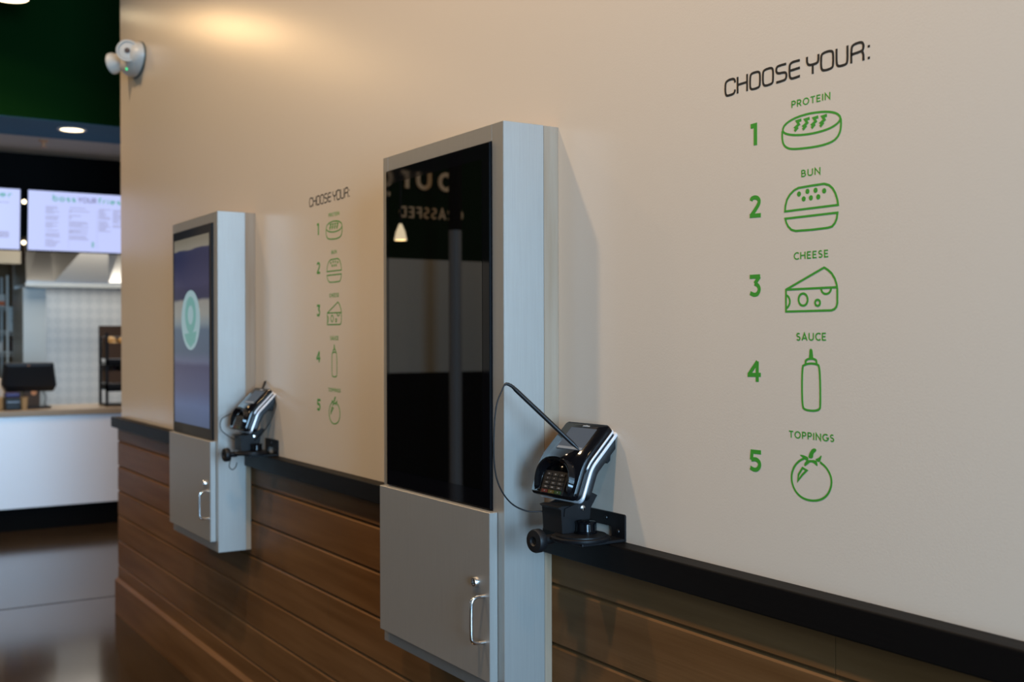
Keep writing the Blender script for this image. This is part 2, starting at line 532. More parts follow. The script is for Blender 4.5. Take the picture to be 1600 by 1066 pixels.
struct('trim_2', wb, M['wood'])
bb = MB()
prof = [(0, 0), (-0.036, 0), (-0.036, 0.178), (-0.022, 0.192), (0, 0.192)]
bb.loft([[(XE - 0.005, y, z) for y, z in prof], [(4.6, y, z) for y, z in prof]])
struct('baseboard_back', bb, M['wood'])
# black rail capping the planks, cut around the two kiosks
spans = [(XE - 0.045, XK + DX - KW - 0.0005), (XK + DX + 0.0005, XK - KW - 0.0005), (XK + 0.0005, 4.6)]
for i, (a, b) in enumerate(spans):
    struct('trim_%d' % (i + 3), MB().box(a, b, -0.046, 0.0, 1.003, SILL, 0.003), M['rail'])

# ------------------------------------------------------------------ beyond the end of the wall
UZ = 2.963
struct('wall_left', MB().box(-8.12, -8, -8, 3.4, UZ, 4.42).box(-8.12, -8, -8, -1.45, 2.12, UZ), M['green'])
lw = MB().box(-8.12, -8.0, -8, -1.45, 1.20, 2.12)
struct('wall_left_lower', lw, M['paint_plain'])
struct('wall_left_base', MB().box(-8.14, -7.98, -8, -1.45, 0, 1.20), M['black_paint'])
struct('ceiling_soffit', MB().box(-8.72, -8.12, -1.45, 3.4, UZ, UZ + 0.1).box(-8.12, -8.001, -1.45, 3.4, UZ - 0.002, UZ), M['ceil_blue'])
struct('ceiling_kitchen', MB().box(-13, -8.72, -1.45, 3.4, UZ, UZ + 0.1), M['ceil_beige'])
struct('wall_header', MB().box(-9.65, -9.55, -1.45, 3.4, 2.30, UZ), M['black_paint'])
struct('wall_kitchen', MB().box(-13.1, -12.98, -1.45, 3.4, 0, UZ), M['kit_brown'])
struct('wall_kitchen_side', MB().box(-13, -8.12, -1.57, -1.45, 0, UZ), M['paint_plain'])
struct('wall_kitchen_bulkhead', MB().box(-11.4, -11.3, -1.45, 0.262, 2.19, UZ), M['bulkhead'])

# recessed downlight in the slate-blue soffit
t = thing('recessed_downlight', 'round recessed downlight glowing in the slate blue soffit underside', 'ceiling light', (-8.26, 0.146, UZ - 0.002))
MB().lathe([(0.098, 0), (0.098, -0.006), (0.080, -0.008), (0.078, 0)], (0, 0, 0)).build('trim_ring', M['white_plastic'], t, smooth=40)
MB().lathe([(0.0001, -0.003), (0.078, -0.003), (0.078, -0.001), (0.0001, -0.001)], (0, 0, 0)).build('lens', M['bulb'], t)
light('downlight_lamp', 'SPOT', (-8.26, 0.146, UZ - 0.02), 60, WARM, rot=(0, 0, 0), spot_size=R(120), spot_blend=0.5, shadow_soft_size=0.06)
# sprinkler
t = thing('fire_sprinkler', 'small brass fire sprinkler head under the beige kitchen ceiling', 'sprinkler', (-8.86, 0.06, UZ))
MB().lathe([(0.034, 0), (0.034, -0.006), (0.012, -0.012), (0.012, -0.032), (0.006, -0.045)], (0, 0, 0), seg=20).build('body', M['copper'], t, smooth=40)
MB().lathe([(0.026, -0.046), (0.026, -0.049), (0.004, -0.052)], (0, 0, 0), seg=20).build('deflector', M['copper'], t, smooth=40)


# pendants in a row over the customer side of the counter: warm drums hung on stems
def pendant(y, label, x=-7.3, z=3.55, e=170, cone=154, blend=0.10):
    t = thing('pendant_lamp', label, 'pendant light', (x, y, z), 'row of pendant lamps before the green bulkhead')
    MB().lathe([(0.008, 0.10), (0.008, 4.3 - z)], (0, 0, 0), seg=10).build('stem', M['black_metal'], t, smooth=40)
    MB().lathe([(0.0001, 0.11), (0.05, 0.11), (0.115, 0.09), (0.120, 0.005), (0.112, 0.004), (0.108, 0.08), (0.0001, 0.095)], (0, 0, 0)).build('shade', M['black_metal'], t, smooth=40)
    MB().lathe([(0.0001, 0.002), (0.110, 0.002), (0.110, 0.006), (0.0001, 0.006)], (0, 0, 0)).build('diffuser', M['bulb'], t)
    light('pendant_lamp_light', 'SPOT', (x, y, z - 0.02), e, WARM, rot=(0, 0, 0), spot_size=R(cone), spot_blend=blend, shadow_soft_size=0.10)


pendant(-0.395, 'glowing round pendant lamp at the top left corner before the green bulkhead', e=60, cone=134, blend=0.5)
for k, yy in enumerate((-1.05, -1.75)):
    pendant(yy, 'warm round pendant lamp left of the frame, seen as glare on the cream wall', e=(46, 36)[k], z=(3.66, 3.55)[k])

t = thing('cone_lamp', 'small white cone lamp hung low, seen only as a reflection in the near black screen', 'pendant light', (-7.0, -2.40, 2.14))
MB().lathe([(0.007, 0.14), (0.007, 2.16)], (0, 0, 0), seg=10).build('stem', M['black_metal'], t, smooth=40)
MB().lathe([(0.045, 0.03), (0.032, 0.09), (0.010, 0.145), (0.010, 0.14), (0.029, 0.088), (0.041, 0.03)], (0, 0, 0)).build('shade', M['bulb'], t, smooth=40)

# reflections' far side: sign letters with an added glow on the green wall, grey column
SGN = lambda u, v, n: (-7.999 + n, -2.86 - 0.0 - u, v)
sg = MB()
fnS = lambda u, v, n: (-7.9995 + n, u, v)
# facing +X the reader's right is +Y; letters run from low y to high y
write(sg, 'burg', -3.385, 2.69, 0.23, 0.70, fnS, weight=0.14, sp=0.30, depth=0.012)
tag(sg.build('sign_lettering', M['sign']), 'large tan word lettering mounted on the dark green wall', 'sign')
sg = MB()
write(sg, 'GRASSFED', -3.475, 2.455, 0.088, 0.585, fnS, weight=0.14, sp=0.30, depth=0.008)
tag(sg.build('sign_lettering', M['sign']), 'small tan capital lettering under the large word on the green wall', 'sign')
tag(MB().lathe([(0.05, 0), (0.05, 2.31)], (-7.45, -3.095, 0), seg=28).build('column', M['column'], smooth=40), kind='structure')
tag(MB().lathe([(0.05, 2.3105), (0.05, 4.3)], (-7.45, -3.095, 0), seg=28).build('column_upper', M['black_paint'], smooth=40), kind='structure')

# ------------------------------------------------------------------ order counter
t = thing('service_counter', 'long order counter with pale brushed front, black plinth and tan top', 'counter', (-9.2, 1.0, 0))
MB().box(-9.86, -9.2, -1.2, 3.3, 0.178, 0.882).build('front_panel', M['ctr_front'], t, loc=None).matrix_parent_inverse = Matrix.Translation((9.2, -1.0, 0))
MB().box(-9.80, -9.235, -1.2, 3.3, 0, 0.1775).build('plinth', M['black_paint'], t).matrix_parent_inverse = Matrix.Translation((9.2, -1.0, 0))
MB().box(-9.88, -9.175, -1.25, 3.35, 0.8825, 0.928, 0.004).build('countertop', M['ctr_top'], t).matrix_parent_inverse = Matrix.Translation((9.2, -1.0, 0))

# menu screens hung in front of the black header, tipped down a little
def menu_screen(y0, label, side):
    z0, hh, ww = 2.186, 0.47, 0.84
    t = thing('menu_screen', label, 'menu screen', (-9.43, y0 + ww / 2, z0), 'lit menu screens over the order counter')
    tilt = Matrix.Rotation(R(5), 4, 'Y')
    def put(o):
        o.matrix_local = tilt
        return o
    put(MB().box(-0.05, -0.002, -ww / 2, ww / 2, -0.012, hh + 0.012, 0.004).build('housing', M['bezel'], t))
    put(MB().box(-0.0022, 0.0, -ww / 2 + 0.012, ww / 2 - 0.012, 0.0, hh).build('display', M['menu_glow'], t))
    put(MB().box(-0.115, -0.051, -0.2, 0.2, 0.12, hh - 0.10).build('wall_mount', M['black_metal'], t))
    fn = lambda u, v, n: (0.0003 + n, u, v)
    a, b = MB(), MB()
    g = MB()
    if side:
        write(a, 'boss', -0.228, 0.395, 0.052, 0.175, fn, weight=0.17, depth=0.0004)
        write(b, 'YOUR', -0.035, 0.395, 0.040, 0.140, fn, weight=0.15, depth=0.0004)
        write(a, 'fries', 0.120, 0.395, 0.046, 0.175, fn, weight=0.17, depth=0.0004)
        rnd = random.Random(3)
        for col, (c0, c1, rows) in enumerate(((-0.28, -0.165, 26), (-0.10, 0.06, 22), (0.125, 0.22, 15), (0.235, 0.33, 12))):
            z = 0.345
            for r_ in range(rows):
                if rnd.random() < 0.82:
                    w_ = (c1 - c0) * rnd.uniform(0.45, 1.0)
                    g.box(c0, c0 + w_, 0, 0, 0, 0) if False else solid(g, [(c0, z), (c0 + w_, z), (c0 + w_, z + 0.006), (c0, z + 0.006)], fn, 0.0004)
                z -= 0.0125
        for xx in (-0.105, 0.112):
            solid(g, [(xx, 0.02), (xx + 0.002, 0.02), (xx + 0.002, 0.34), (xx, 0.34)], fn, 0.0004)
        for zz in (0.315, 0.262, 0.145):
            solid(g, [(-0.098, zz), (-0.083, zz), (-0.083, zz + 0.012), (-0.098, zz + 0.012)], fn, 0.0005)
        for zz in (0.04, 0.055, 0.07):
            solid(a, [(0.072, zz), (0.092, zz), (0.092, zz + 0.010), (0.072, zz + 0.010)], fn, 0.0005)
    else:
        write(a, 'er', 0.26, 0.405, 0.045, 0.09, fn, weight=0.17, depth=0.0004)
        rnd = random.Random(5)
        for z in (0.36, 0.09, 0.10, 0.11, 0.12, 0.13):
            solid(g, [(0.24, z), (0.33, z), (0.33, z + 0.006), (0.24, z + 0.006)], fn, 0.0004)
        b.box(0.20, 0.21, 0.0003, 0.0006, 0.36, 0.363)
    put(a.build('heading_text', M['menu_teal'], t)); put(b.build('dark_text', M['menu_dark'], t)); put(g.build('menu_text', M['menu_grey'], t))
    # white hooks between the two screens
    return t


scr = menu_screen(0.022, 'lit menu screen headed with fries, beside the end of the cream wall', True)
menu_screen(-0.853, 'lit menu screen cut by the left edge of the frame', False)
for zz in (0.055, 0.375):
    o = MB().lathe([(0.0001, -0.008), (0.013, -0.008), (0.016, 0.0), (0.013, 0.010), (0.0001, 0.012)], (0.0, -0.438, zz), (1, 0, 0), 16).build('mounting_clip', M['bulb'], scr, smooth=40)  # clips take the lamp glow to look bright, though no lamps
    o['label'] = 'bright white clip in the gap between the screens'
    o.matrix_local = Matrix.Rotation(R(5), 4, 'Y')

# range hood, metal walls
t = thing('range_hood', 'stainless range hood hanging over the kitchen line behind the menu screens', 'hood', (-11.3, 1.4, 2.0))
hd = MB()
rings = []
for y, back in ((0.300, 0.0), (0.55, 0.42), (1.05, 0.0), (1.30, 0.30), (2.6, 0.30)):  # canopy folds shaped to give the steel dark and bright bands
    rings.append([(x, y, z) for x, z in ((-11.95, 2.01), (-11.25, 2.01), (-11.25, 2.03), (-11.30 - back, 2.62), (-11.95, 2.62))])
hd.loft(rings)
hd.build('canopy', M['steel'], t).matrix_parent_inverse = Matrix.Translation((11.3, -1.4, -2.0))
MB().box(-11.24, -11.205, 0.285, 2.62, 1.972, 2.009, 0.003).build('drip_rail', M['post'], t).matrix_parent_inverse = Matrix.Translation((11.3, -1.4, -2.0))
struct('wall_kitchen_panel', MB().box(-12.1, -11.96, 0.30, 3.4, 0, 2.62), M['quilt'])
struct('column_kitchen', MB().box(-11.95, -11.35, 0.285, 0.492, 0, 1.97, 0.004), M['post'])

# wire shelving with stock
t = thing('wire_shelving', 'white wire shelving unit at the far left of the kitchen', 'shelf', (-12.3, 0.1, 0))
P = Matrix.Translation((12.3, -0.1, 0))
for (px_, py_) in ((-12.1, 0.255), (-12.5, 0.255), (-12.1, -0.9), (-12.5, -0.9)):
    MB().lathe([(0.0125, 0), (0.0125, 2.12)], (px_, py_, 0), seg=12).build('post', M['wire'], t).matrix_parent_inverse = P
for zs in (0.25, 1.05, 1.345, 1.555, 1.80):
    s = MB()
    s.tube([(-12.1, -0.9, zs), (-12.1, 0.42, zs)], 0.007, 6); s.tube([(-12.5, -0.9, zs), (-12.5, 0.42, zs)], 0.007, 6)
    s.tube([(-12.1, -0.9, zs - 0.03), (-12.1, 0.42, zs - 0.03)], 0.005, 6)
    for k in range(33):
        y = -0.9 + k * 0.04
        s.tube([(-12.1, y, zs), (-12.5, y, zs)], 0.003, 5)
    s.build('shelf', M['wire'], t).matrix_parent_inverse = P
def stock(name, label, cat, box, m, group=None):
    return tag(MB().box(*box, 0.004).build(name, M[m]), label, cat, group)
stock('food_box', 'cream carton with an orange label on the upper wire shelf', 'box', (-12.45, -12.12, 0.0, 0.235, 1.809, 1.93), 'white_box')
tag(bpy.data.objects['food_box'])
MB().box(-12.1198, -12.118, 0.10, 0.232, 1.816, 1.86).build('label_patch', M['orange'], bpy.data.objects['food_box'])
t = thing('notice_card', 'white notice card with black printed bars on the wire shelf', 'card', (-12.14, 0.35, 1.564))
MB().box(-12.15, -12.13, 0.275, 0.42, 1.564, 1.795, 0.003).build('card', M['wire'], t).matrix_parent_inverse = Matrix.Translation((12.14, -0.35, -1.564))
for zz, h_ in ((1.765, 0.028), (1.715, 0.022), (1.665, 0.034)):
    MB().box(-12.1298, -12.128, 0.30, 0.415, zz - h_ / 2, zz + h_ / 2).build('printed_bar', M['black_plastic'], t).matrix_parent_inverse = Matrix.Translation((12.14, -0.35, -1.564))
for k, (yy, lab) in enumerate(((0.315, 'dark sauce bottle on the middle wire shelf, left of its neighbour'), (0.375, 'dark sauce bottle on the middle wire shelf, right of its neighbour'))):
    b_ = MB().lathe([(0.0001, 0), (0.028, 0), (0.030, 0.01), (0.030, 0.10), (0.012, 0.14), (0.012, 0.172), (0.0001, 0.174)], (-12.2, yy, 1.353), seg=20).build('bottle', M['bottle'], smooth=50)
    tag(b_, lab, 'bottle', 'bottles on the wire shelf')
stock('food_box', 'plain white carton on the middle wire shelf behind the post', 'box', (-12.45, -12.15, 0.03, 0.22, 1.353, 1.45), 'white_box')

# ------------------------------------------------------------------ on the counter
CT = 0.9285
t = thing('cash_register', 'black touchscreen cash register seen from behind on the counter', 'cash register', (-9.52, 0.07, CT))
def cr(name, mb, m, parent=None, smooth=None):
    o = mb.build(name, M[m], parent or t, smooth=smooth)
    return o
cr('base', MB().box(-0.13, 0.10, -0.115, 0.135, 0, 0.016, 0.005), 'black_plastic')
nk = MB().loft([[(0.02, -0.055, 0.016), (0.02, 0.06, 0.016), (-0.06, 0.06, 0.016), (-0.06, -0.055, 0.016)], [(0.045, -0.055, 0.18), (0.045, 0.06, 0.18), (-0.02, 0.06, 0.18), (-0.02, -0.055, 0.18)]])
stand_o = cr('stand', nk, 'brown')
cr('emblem', MB().lathe([(0.0001, 0), (0.022, 0), (0.022, 0.003), (0.0001, 0.003)], (0.040, 0.012, 0.125), (1, 0, -0.13), 20), 'copper', stand_o)
mon = MB()
def ring(x, ex):
    return [(x + z * 0.28, y, z + 0.13) for y, z in ((-0.19 + ex, -0.0 + ex * 1.5), (0.165 - ex, -0.0 + ex * 1.5), (0.185 - ex, 0.05), (0.155 - ex, 0.235 - ex), (-0.215 + ex, 0.235 - ex), (-0.225 + ex, 0.06))]
mon.loft([ring(0.055, 0.03), ring(0.045, 0.005), ring(0.0, 0.0), ring(-0.012, 0.0)])
mon_o = cr('monitor', mon, 'black_plastic')
cr('emblem', MB().lathe([(0.0001, 0), (0.011, 0), (0.011, 0.003), (0.0001, 0.003)], (0.108, -0.035, 0.335), (1, 0, -0.28), 20), 'copper', mon_o)
cb = MB(); cb.tube(catmull([(-0.01, 0.09, 0.13), (0.0, 0.11, 0.08), (0.01, 0.10, 0.03), (0.0, 0.125, 0.008)], 8), 0.004, 6)
cr('cable', cb, 'rubber')

t = thing('receipt_printer', 'small black counter printer with a blue top at the left edge', 'printer', (-9.36, -0.095, CT))
cr('body', MB().box(-0.07, 0.06, -0.055, 0.055, 0, 0.10, 0.008), 'black_plastic')
cr('lid', MB().box(-0.065, 0.05, -0.05, 0.05, 0.1005, 0.135, 0.008), 'blue')
cr('paper_slot', MB().box(0.0601, 0.063, -0.045, 0.045, 0.06, 0.066), 'chrome')
for yy, lab in ((-0.155, 'tan paper cup left of the small black printer'), (-0.004, 'tan paper cup between the printer and the cash register stand')):
    t = thing('paper_cup', lab, 'cup', (-9.48 if yy < -0.1 else -9.385, yy, CT), 'paper cups beside the printer')
    cr('cup', MB().lathe([(0.0001, 0), (0.022, 0), (0.030, 0.09), (0.028, 0.09), (0.021, 0.004), (0.0001, 0.004)], (0, 0, 0), seg=24), 'tan', smooth=40)
    cr('rim', MB().lathe([(0.029, 0.088), (0.0325, 0.088), (0.0325, 0.094), (0.029, 0.094)], (0, 0, 0), seg=24), 'tan', smooth=40)
t = thing('paper_bag', 'white paper bag standing behind the printer and cash register', 'bag', (-9.78, -0.12, CT))
cr('bag', MB().loft([[(-0.05, -0.09, 0), (0.05, -0.09, 0), (0.05, 0.09, 0), (-0.05, 0.09, 0)], [(-0.05, -0.09, 0.16), (0.05, -0.09, 0.16), (0.05, 0.08, 0.16), (-0.05, 0.08, 0.16)], [(-0.01, -0.09, 0.235), (0.01, -0.09, 0.235), (0.01, 0.02, 0.235), (-0.01, 0.02, 0.235)]]), 'white_box')

# tiered rack of bins
t = thing('display_rack', 'black tiered counter rack with brown bins beside the cream wall', 'rack', (-9.52, 0.85, CT))
fr = MB()
for yy in (-0.225, 0.225):
    for xx in (0.12, -0.12):
        fr.box(xx - 0.01, xx + 0.01, yy - 0.01, yy + 0.01, 0, 0.60 if xx > 0 else 0.66)
for zz in (0.006, 0.135, 0.345):
    fr.box(-0.13, 0.13, -0.235, 0.235, zz, zz + 0.012)
fr.box(-0.13, 0.13, -0.235, -0.222, 0.135, 0.185); fr.box(0.108, 0.13, -0.235, 0.235, 0.12, 0.185); fr.box(0.108, 0.13, -0.235, 0.235, 0.335, 0.385)
cr('frame', fr, 'black_metal')
for zz in (0.187, 0.388):
    b_ = MB()
    hh = 0.10 if zz < 0.3 else 0.13
    b_.box(0.095, 0.13, -0.212, 0.212, zz, zz + hh); b_.box(-0.12, -0.10, -0.212, 0.212, zz, zz + hh + 0.05)
    b_.box(-0.10, 0.095, -0.212, -0.20, zz, zz + hh); b_.box(-0.10, 0.095, 0.20, 0.212, zz, zz + hh); b_.box(-0.10, 0.095, -0.20, 0.20, zz, zz + 0.01)
    cr('bin', b_, 'brown')
cr('top_board', MB().box(-0.13, -0.105, -0.235, 0.235, 0.57, 0.66), 'brown')
rnd = random.Random(11)
k = 0
for yy in (-0.15, -0.055, 0.045, 0.14):
    for xx, dz in ((0.04, 0.0), (-0.045, 0.045)):
        b_ = MB()
        bmesh.ops.create_icosphere(b_.bm, subdivisions=2, radius=0.045)
        for v in b_.bm.verts:
            f_ = 1 + 0.10 * math.sin(v.co.x * 60 + k) * math.cos(v.co.y * 50 + k)
            v.co = Vector((v.co.x * 0.95 * f_, v.co.y * 1.0 * f_, v.co.z * 0.82 * f_))
        o = b_.build('potato', M['bread'], smooth=180)
        o.location = (-9.52 + xx, 0.85 + yy, CT + 0.388 + 0.10 + dz)
        tag(o, 'tan potato heaped in the top bin of the black counter rack', 'potato', 'potatoes in the top bin of the rack')
        k += 1
for yy in (-0.14, -0.08, -0.02, 0.04, 0.10):
    o = MB().lathe([(0.0001, 0), (0.024, 0), (0.024, 0.12), (0.010, 0.145), (0.010, 0.16), (0.0001, 0.162)], (0, 0, 0), seg=18).build('bottle', M['bottle'], smooth=50)
    o.location = (-9.52, 0.85 + yy, CT + 0.1975)
    tag(o, 'dark bottle standing in the middle bin of the black counter rack', 'bottle', 'bottles in the middle bin of the rack')

# ------------------------------------------------------------------ emergency light high at the wall's end
t = thing('emergency_light', 'white twin-head emergency light with a green indicator, high on the cream wall', 'emergency light', (-5.80, 0, 2.85))
EY = lambda a, h, k=1.0: None
def oval(rx, rz, y, n=36, zc=0.055):
    return [(rx * math.cos(2 * math.pi * i / n), y, zc + rz * math.sin(2 * math.pi * i / n)) for i in range(n)]
g_ = MB(); g_.loft([oval(0.165, 0.088, 0), oval(0.165, 0.088, -0.008)]); g_.build('gasket', M['grey_gasket'], t, smooth=40)
h_ = MB(); h_.loft([oval(0.161, 0.085, -0.0082), oval(0.156, 0.082, -0.032), oval(0.135, 0.070, -0.056), oval(0.10, 0.05, -0.070), oval(0.05, 0.03, -0.075)]); h_.build('housing', M['white_plastic'], t, smooth=60)
MB().lathe([(0.0001, 0), (0.0075, 0), (0.006, 0.004), (0.0001, 0.005)], (0.030, -0.062, -0.004), (0.15, -1, -0.3), 14).build('indicator', M['led'], t, smooth=40)
for sx, az in ((-1, (-0.72, -0.68, -0.12)), (1, (0.88, -0.40, 0.02))):
    a_ = Vector(az).normalized()
    o_ = Vector((-0.120, -0.070, 0.060)) if sx < 0 else Vector((0.070, -0.062, 0.070))
    hd = MB().lathe([(0.0001, -0.030), (0.024, -0.028), (0.042, -0.010), (0.050, 0.018), (0.054, 0.026), (0.054, 0.038), (0.047, 0.039), (0.043, 0.030), (0.0001, 0.026)], o_, a_, 28).build('lamp_head', M['white_plastic'], t, smooth=40)
    MB().lathe([(0.0001, 0.0265), (0.042, 0.0305), (0.039, 0.034), (0.0001, 0.040)], o_, a_, 24).build('lens', M['white_plastic'], hd, smooth=40)
    MB().lathe([(0.0001, 0.0402), (0.014, 0.0388), (0.012, 0.042), (0.0001, 0.043)], o_, a_, 18).build('bulb', M['lens'], hd, smooth=40)


# ------------------------------------------------------------------ ordering kiosks
def make_kiosk(label):
    x1, x0 = XK, XK - KW
    zb, zt = 0.685, 1.9535
    L = ((x0 + x1) / 2, 0, zb)
    t = thing('ordering_kiosk', label, 'kiosk', L, 'wall kiosks in a row')
    sp = MB()
    sp.box(x0 + 0.0005, x1 - 0.0005, -0.0390, -0.0005, 1.004, zt - 0.001)
    sp.box(x0 + 0.0005, x1 - 0.0005, -0.0390, -0.0205, zb + 0.001, 1.004)
    sp.build('mounting_board', M['weathered'], t, L)
    F, B_ = -0.1455, -0.0392
    ox0, ox1, oz0, oz1 = -2.610, -2.0895, 1.098, 1.9150
    cb = MB()
    cb.box(x0, ox0, F, B_, zb, zt, 0.0012, 1)
    cb.box(ox1, x1, F, B_, zb, zt, 0.0012, 1)
    cb.box(ox0, ox1, -0.118, B_, zb, zt, 0.0004, 1)
    cb.box(ox0, ox1, F, -0.118, oz1, zt, 0.0012, 1)
    cb.box(ox0, ox1, F, -0.118, zb, oz0 - 0.004, 0.0012, 1)
    cb.build('cabinet', M['laminate'], t, L)
    mo = MB().box(ox0 + 0.0015, ox1 - 0.0015, -0.1520, -0.1182, oz0 + 0.001, oz1 - 0.0015, 0.0008, 1).build('monitor', M['bezel'], t, L)
    sc = MB().box(ox0 + 0.020, ox1 - 0.032, -0.1526, -0.1521, oz0 + 0.042, oz1 - 0.036)
    sc.build('screen', M['screen_glass'], mo, L)
    # door
    dx0, dx1, dz0, dz1 = -2.621, -2.0687, 0.7225, 1.0965
    d = MB().box(dx0, dx1, -0.1665, -0.1458, dz0, dz1, 0.0012, 1).build('door', M['laminate'], t, L)
    hp = [(-2.092, -0.1665, 0.910), (-2.092, -0.186, 0.910), (-2.092, -0.196, 0.906), (-2.092, -0.200, 0.896), (-2.092, -0.200, 0.822), (-2.092, -0.196, 0.812), (-2.092, -0.186, 0.808), (-2.092, -0.1665, 0.808)]
    MB().tube(smooth_path(hp, 2), 0.0042, 12).build('handle', M['chrome'], d, L, smooth=60)
    lk = MB().lathe([(0.0001, 0), (0.0115, 0), (0.0115, 0.005), (0.0095, 0.009), (0.0070, 0.009), (0.0066, 0.006), (0.0001, 0.0055)], (-2.125, -0.1665, 0.936), (0, -1, 0), 28).build('lock', M['chrome'], d, L, smooth=40)
    lk['label'] = 'round chrome cylinder lock'
    MB().box(-2.1262, -2.1238, -0.1732, -0.1720, 0.932, 0.940).build('keyhole', M['black_plastic'], d, L)
    return t


near = make_kiosk('near grey wall kiosk with a switched-off black screen and handled door below')
far = copy_tree(near)
far.location.x += DX
far['label'] = 'far grey wall kiosk whose screen is lit with a blue picture and oval emblem'
for ch in far.children:
    if ch.name.startswith('monitor'):
        s = ch.children[0]
        s.data = s.data.copy()
        s.data.materials[0] = M['kiosk_picture_reflection']
        # the oval emblem on the lit picture
        cx, cz = (-2.610 - 2.0895) / 2 - 0.012 - (XK - KW / 2), 1.553 - 0.685
        fnE = lambda u, v, n: (cx + u, -0.15262 - n, cz + v)
        e = MB(); solid(e, [(0.125 * math.cos(a * math.pi / 24), 0.118 * math.sin(a * math.pi / 24)) for a in range(48)], fnE, 0.0002)
        s1 = e.build('emblem_oval', M['logo_pale'], ch)
        fnE2 = lambda u, v, n: (cx + u, -0.15284 - n, cz + v)
        e = MB()
        rr_ = [(0.055 * math.cos(a * math.pi / 24), 0.02 + 0.055 * math.sin(a * math.pi / 24)) for a in range(48)]
        stroke(e, rr_, 0.035, fnE2, closed=True, depth=0.0002)
        solid(e, [(-0.085, -0.055), (0.08, -0.045), (0.06, -0.085), (0.0, -0.108), (-0.055, -0.085)], fnE2, 0.0002)
        e.build('emblem_mark', M['logo_teal'], ch)


# ------------------------------------------------------------------ terminal stands on the rail
def make_stand(label):
    L = Vector((-1.866, -0.02, SILL))
    t = thing('terminal_stand', label, 'stand', L, 'swivel stands bolted to the rail')
    z = SILL + 0.0005
    # wall bracket: plate with a notch cut out of its lower edge
    br = MB()
    poly = [(-1.9265, z), (-1.9265, 1.111), (-1.9235, 1.114), (-1.8020, 1.114), (-1.7990, 1.111), (-1.7990, z), (-1.8440, z), (-1.8440, 1.083), (-1.8465, 1.085), (-1.8985, 1.085), (-1.9010, 1.083), (-1.9010, z)]
    br.prism(poly, lambda u, v, n: (u, n, v), -0.0045, -0.0005)
    pl = br.build('wall_bracket', M['black_metal'], t, L)
    for sx, sz in ((-1.862, 1.101), (-1.821, 1.077)):
        MB().lathe([(0.0001, 0), (0.0048, 0), (0.0040, 0.0022), (0.0001, 0.003)], (sx, -0.0046, sz), (0, -1, 0), 14).build('screw', M['black_plastic'], pl, L, smooth=40)
    # base arm reaching over the rail and the turntable on it
    ba = MB()
    ba.box(-1.925, -1.799, -0.112, -0.0048, z, z + 0.006, 0.001)
    ba.box(-1.898, -1.870, -0.128, -0.112, z, z + 0.010, 0.001)
    ba.build('base_plate', M['black_metal'], t, L)
    MB().lathe([(0.0001, 0.0065), (0.060, 0.0065), (0.061, 0.008), (0.061, 0.013), (0.058, 0.0145), (0.054, 0.0148), (0.054, 0.0175), (0.0001, 0.0175)], (-1.846, -0.083, z), seg=48).build('turntable', M['black_metal'], t, L, smooth=35)
    MB().lathe([(0.0001, 0), (0.0235, 0), (0.0235, 0.003), (0.0205, 0.004), (0.0195, 0.019), (0.0215, 0.0195), (0.0215, 0.0235), (0.018, 0.0255), (0.0001, 0.0255)], (-1.851, -0.066, z + 0.018), seg=32).build('hub', M['black_gloss'] if False else M['bezel'], t, L, smooth=35)
    # neck: hollow bent-plate box with ears holding the pivot
    nk = MB()
    x0, x1 = -1.932, -1.862
    zz0, zz1 = z + 0.018, 1.131
    nk.loft([[(x, y, w) for y, w in ((-0.117, zz0), (-0.120, zz1 - 0.006), (-0.127, zz1), (-0.118, zz1 + 0.002), (-0.060, zz1), (-0.062, zz0))] for x in (x0, x0 + 0.004, x1 - 0.004, x1)])
    no = nk.build('neck', M['black_metal'], t, L)
    poly = [(-0.114, 1.112), (-0.050, 1.098), (-0.047, 1.125), (-0.030, 1.150), (-0.042, 1.156), (-0.068, 1.141), (-0.112, 1.128)]
    for xx in (x1 + 0.0003, x0 - 0.0033):
        ear = MB()
        ear.prism(poly, lambda u, v, n: (n, u, v), xx, xx + 0.003)
        ear.build('pivot_ear', M['black_metal'], no, L)
    MB().lathe([(0.0001, 0), (0.0065, 0), (0.0055, 0.003), (0.0001, 0.0045)], (x1 + 0.0034, -0.069, 1.127), (1, 0, 0), 18).build('bolt', M['chrome'], no, L, smooth=40)
    # tightening knob on its shaft at the room side
    kc = Vector((-1.884, -0.166, 1.064))
    ko = MB().lathe([(0.0001, -0.010), (0.0225, -0.010), (0.0245, -0.007), (0.0245, 0.004), (0.0225, 0.008), (0.010, 0.0095), (0.007, 0.0065), (0.0001, 0.006)], kc, (0.12, -1, 0.0), 36).build('knob', M['rubber'], t, L, smooth=40)
    MB().lathe([(0.0001, 0), (0.010, 0), (0.010, 0.03), (0.0001, 0.03)], (-1.884, -0.1275, 1.064), (0, -1, 0), 20).build('knob_shaft', M['black_metal'], ko, L, smooth=40)
    return t


stand_near = make_stand('black swivel stand bolted on the rail right of the near kiosk')
stand_far = copy_tree(stand_near)
stand_far.location.x += DX
stand_far['label'] = 'black swivel stand bolted on the rail right of the far kiosk'

# ------------------------------------------------------------------ card terminals
T1, T2 = R(46), R(21)


def bend(s):
    """side profile of the terminal: (back, up) and outward normal, softly bent at s=0"""
    rad = 0.02
    U1, U2 = Vector((math.sin(T1), math.cos(T1))), Vector((math.sin(T2), math.cos(T2)))
    if s >= rad:
        p, th = U1 * s, T1
    elif s <= -rad:
        p, th = U2 * s, T2
    else:
        k = (s + rad) / (2 * rad)
        a, c = U2 * -rad, U1 * rad
        p = a * (1 - k) ** 2 + c * k * k
        th = T2 + (T1 - T2) * k
    return p, Vector((-math.cos(th), math.sin(th)))


def face_pt(u, s, n):
    p, nn = bend(s)
    q = p + nn * n
    return (u, q.x, q.y)


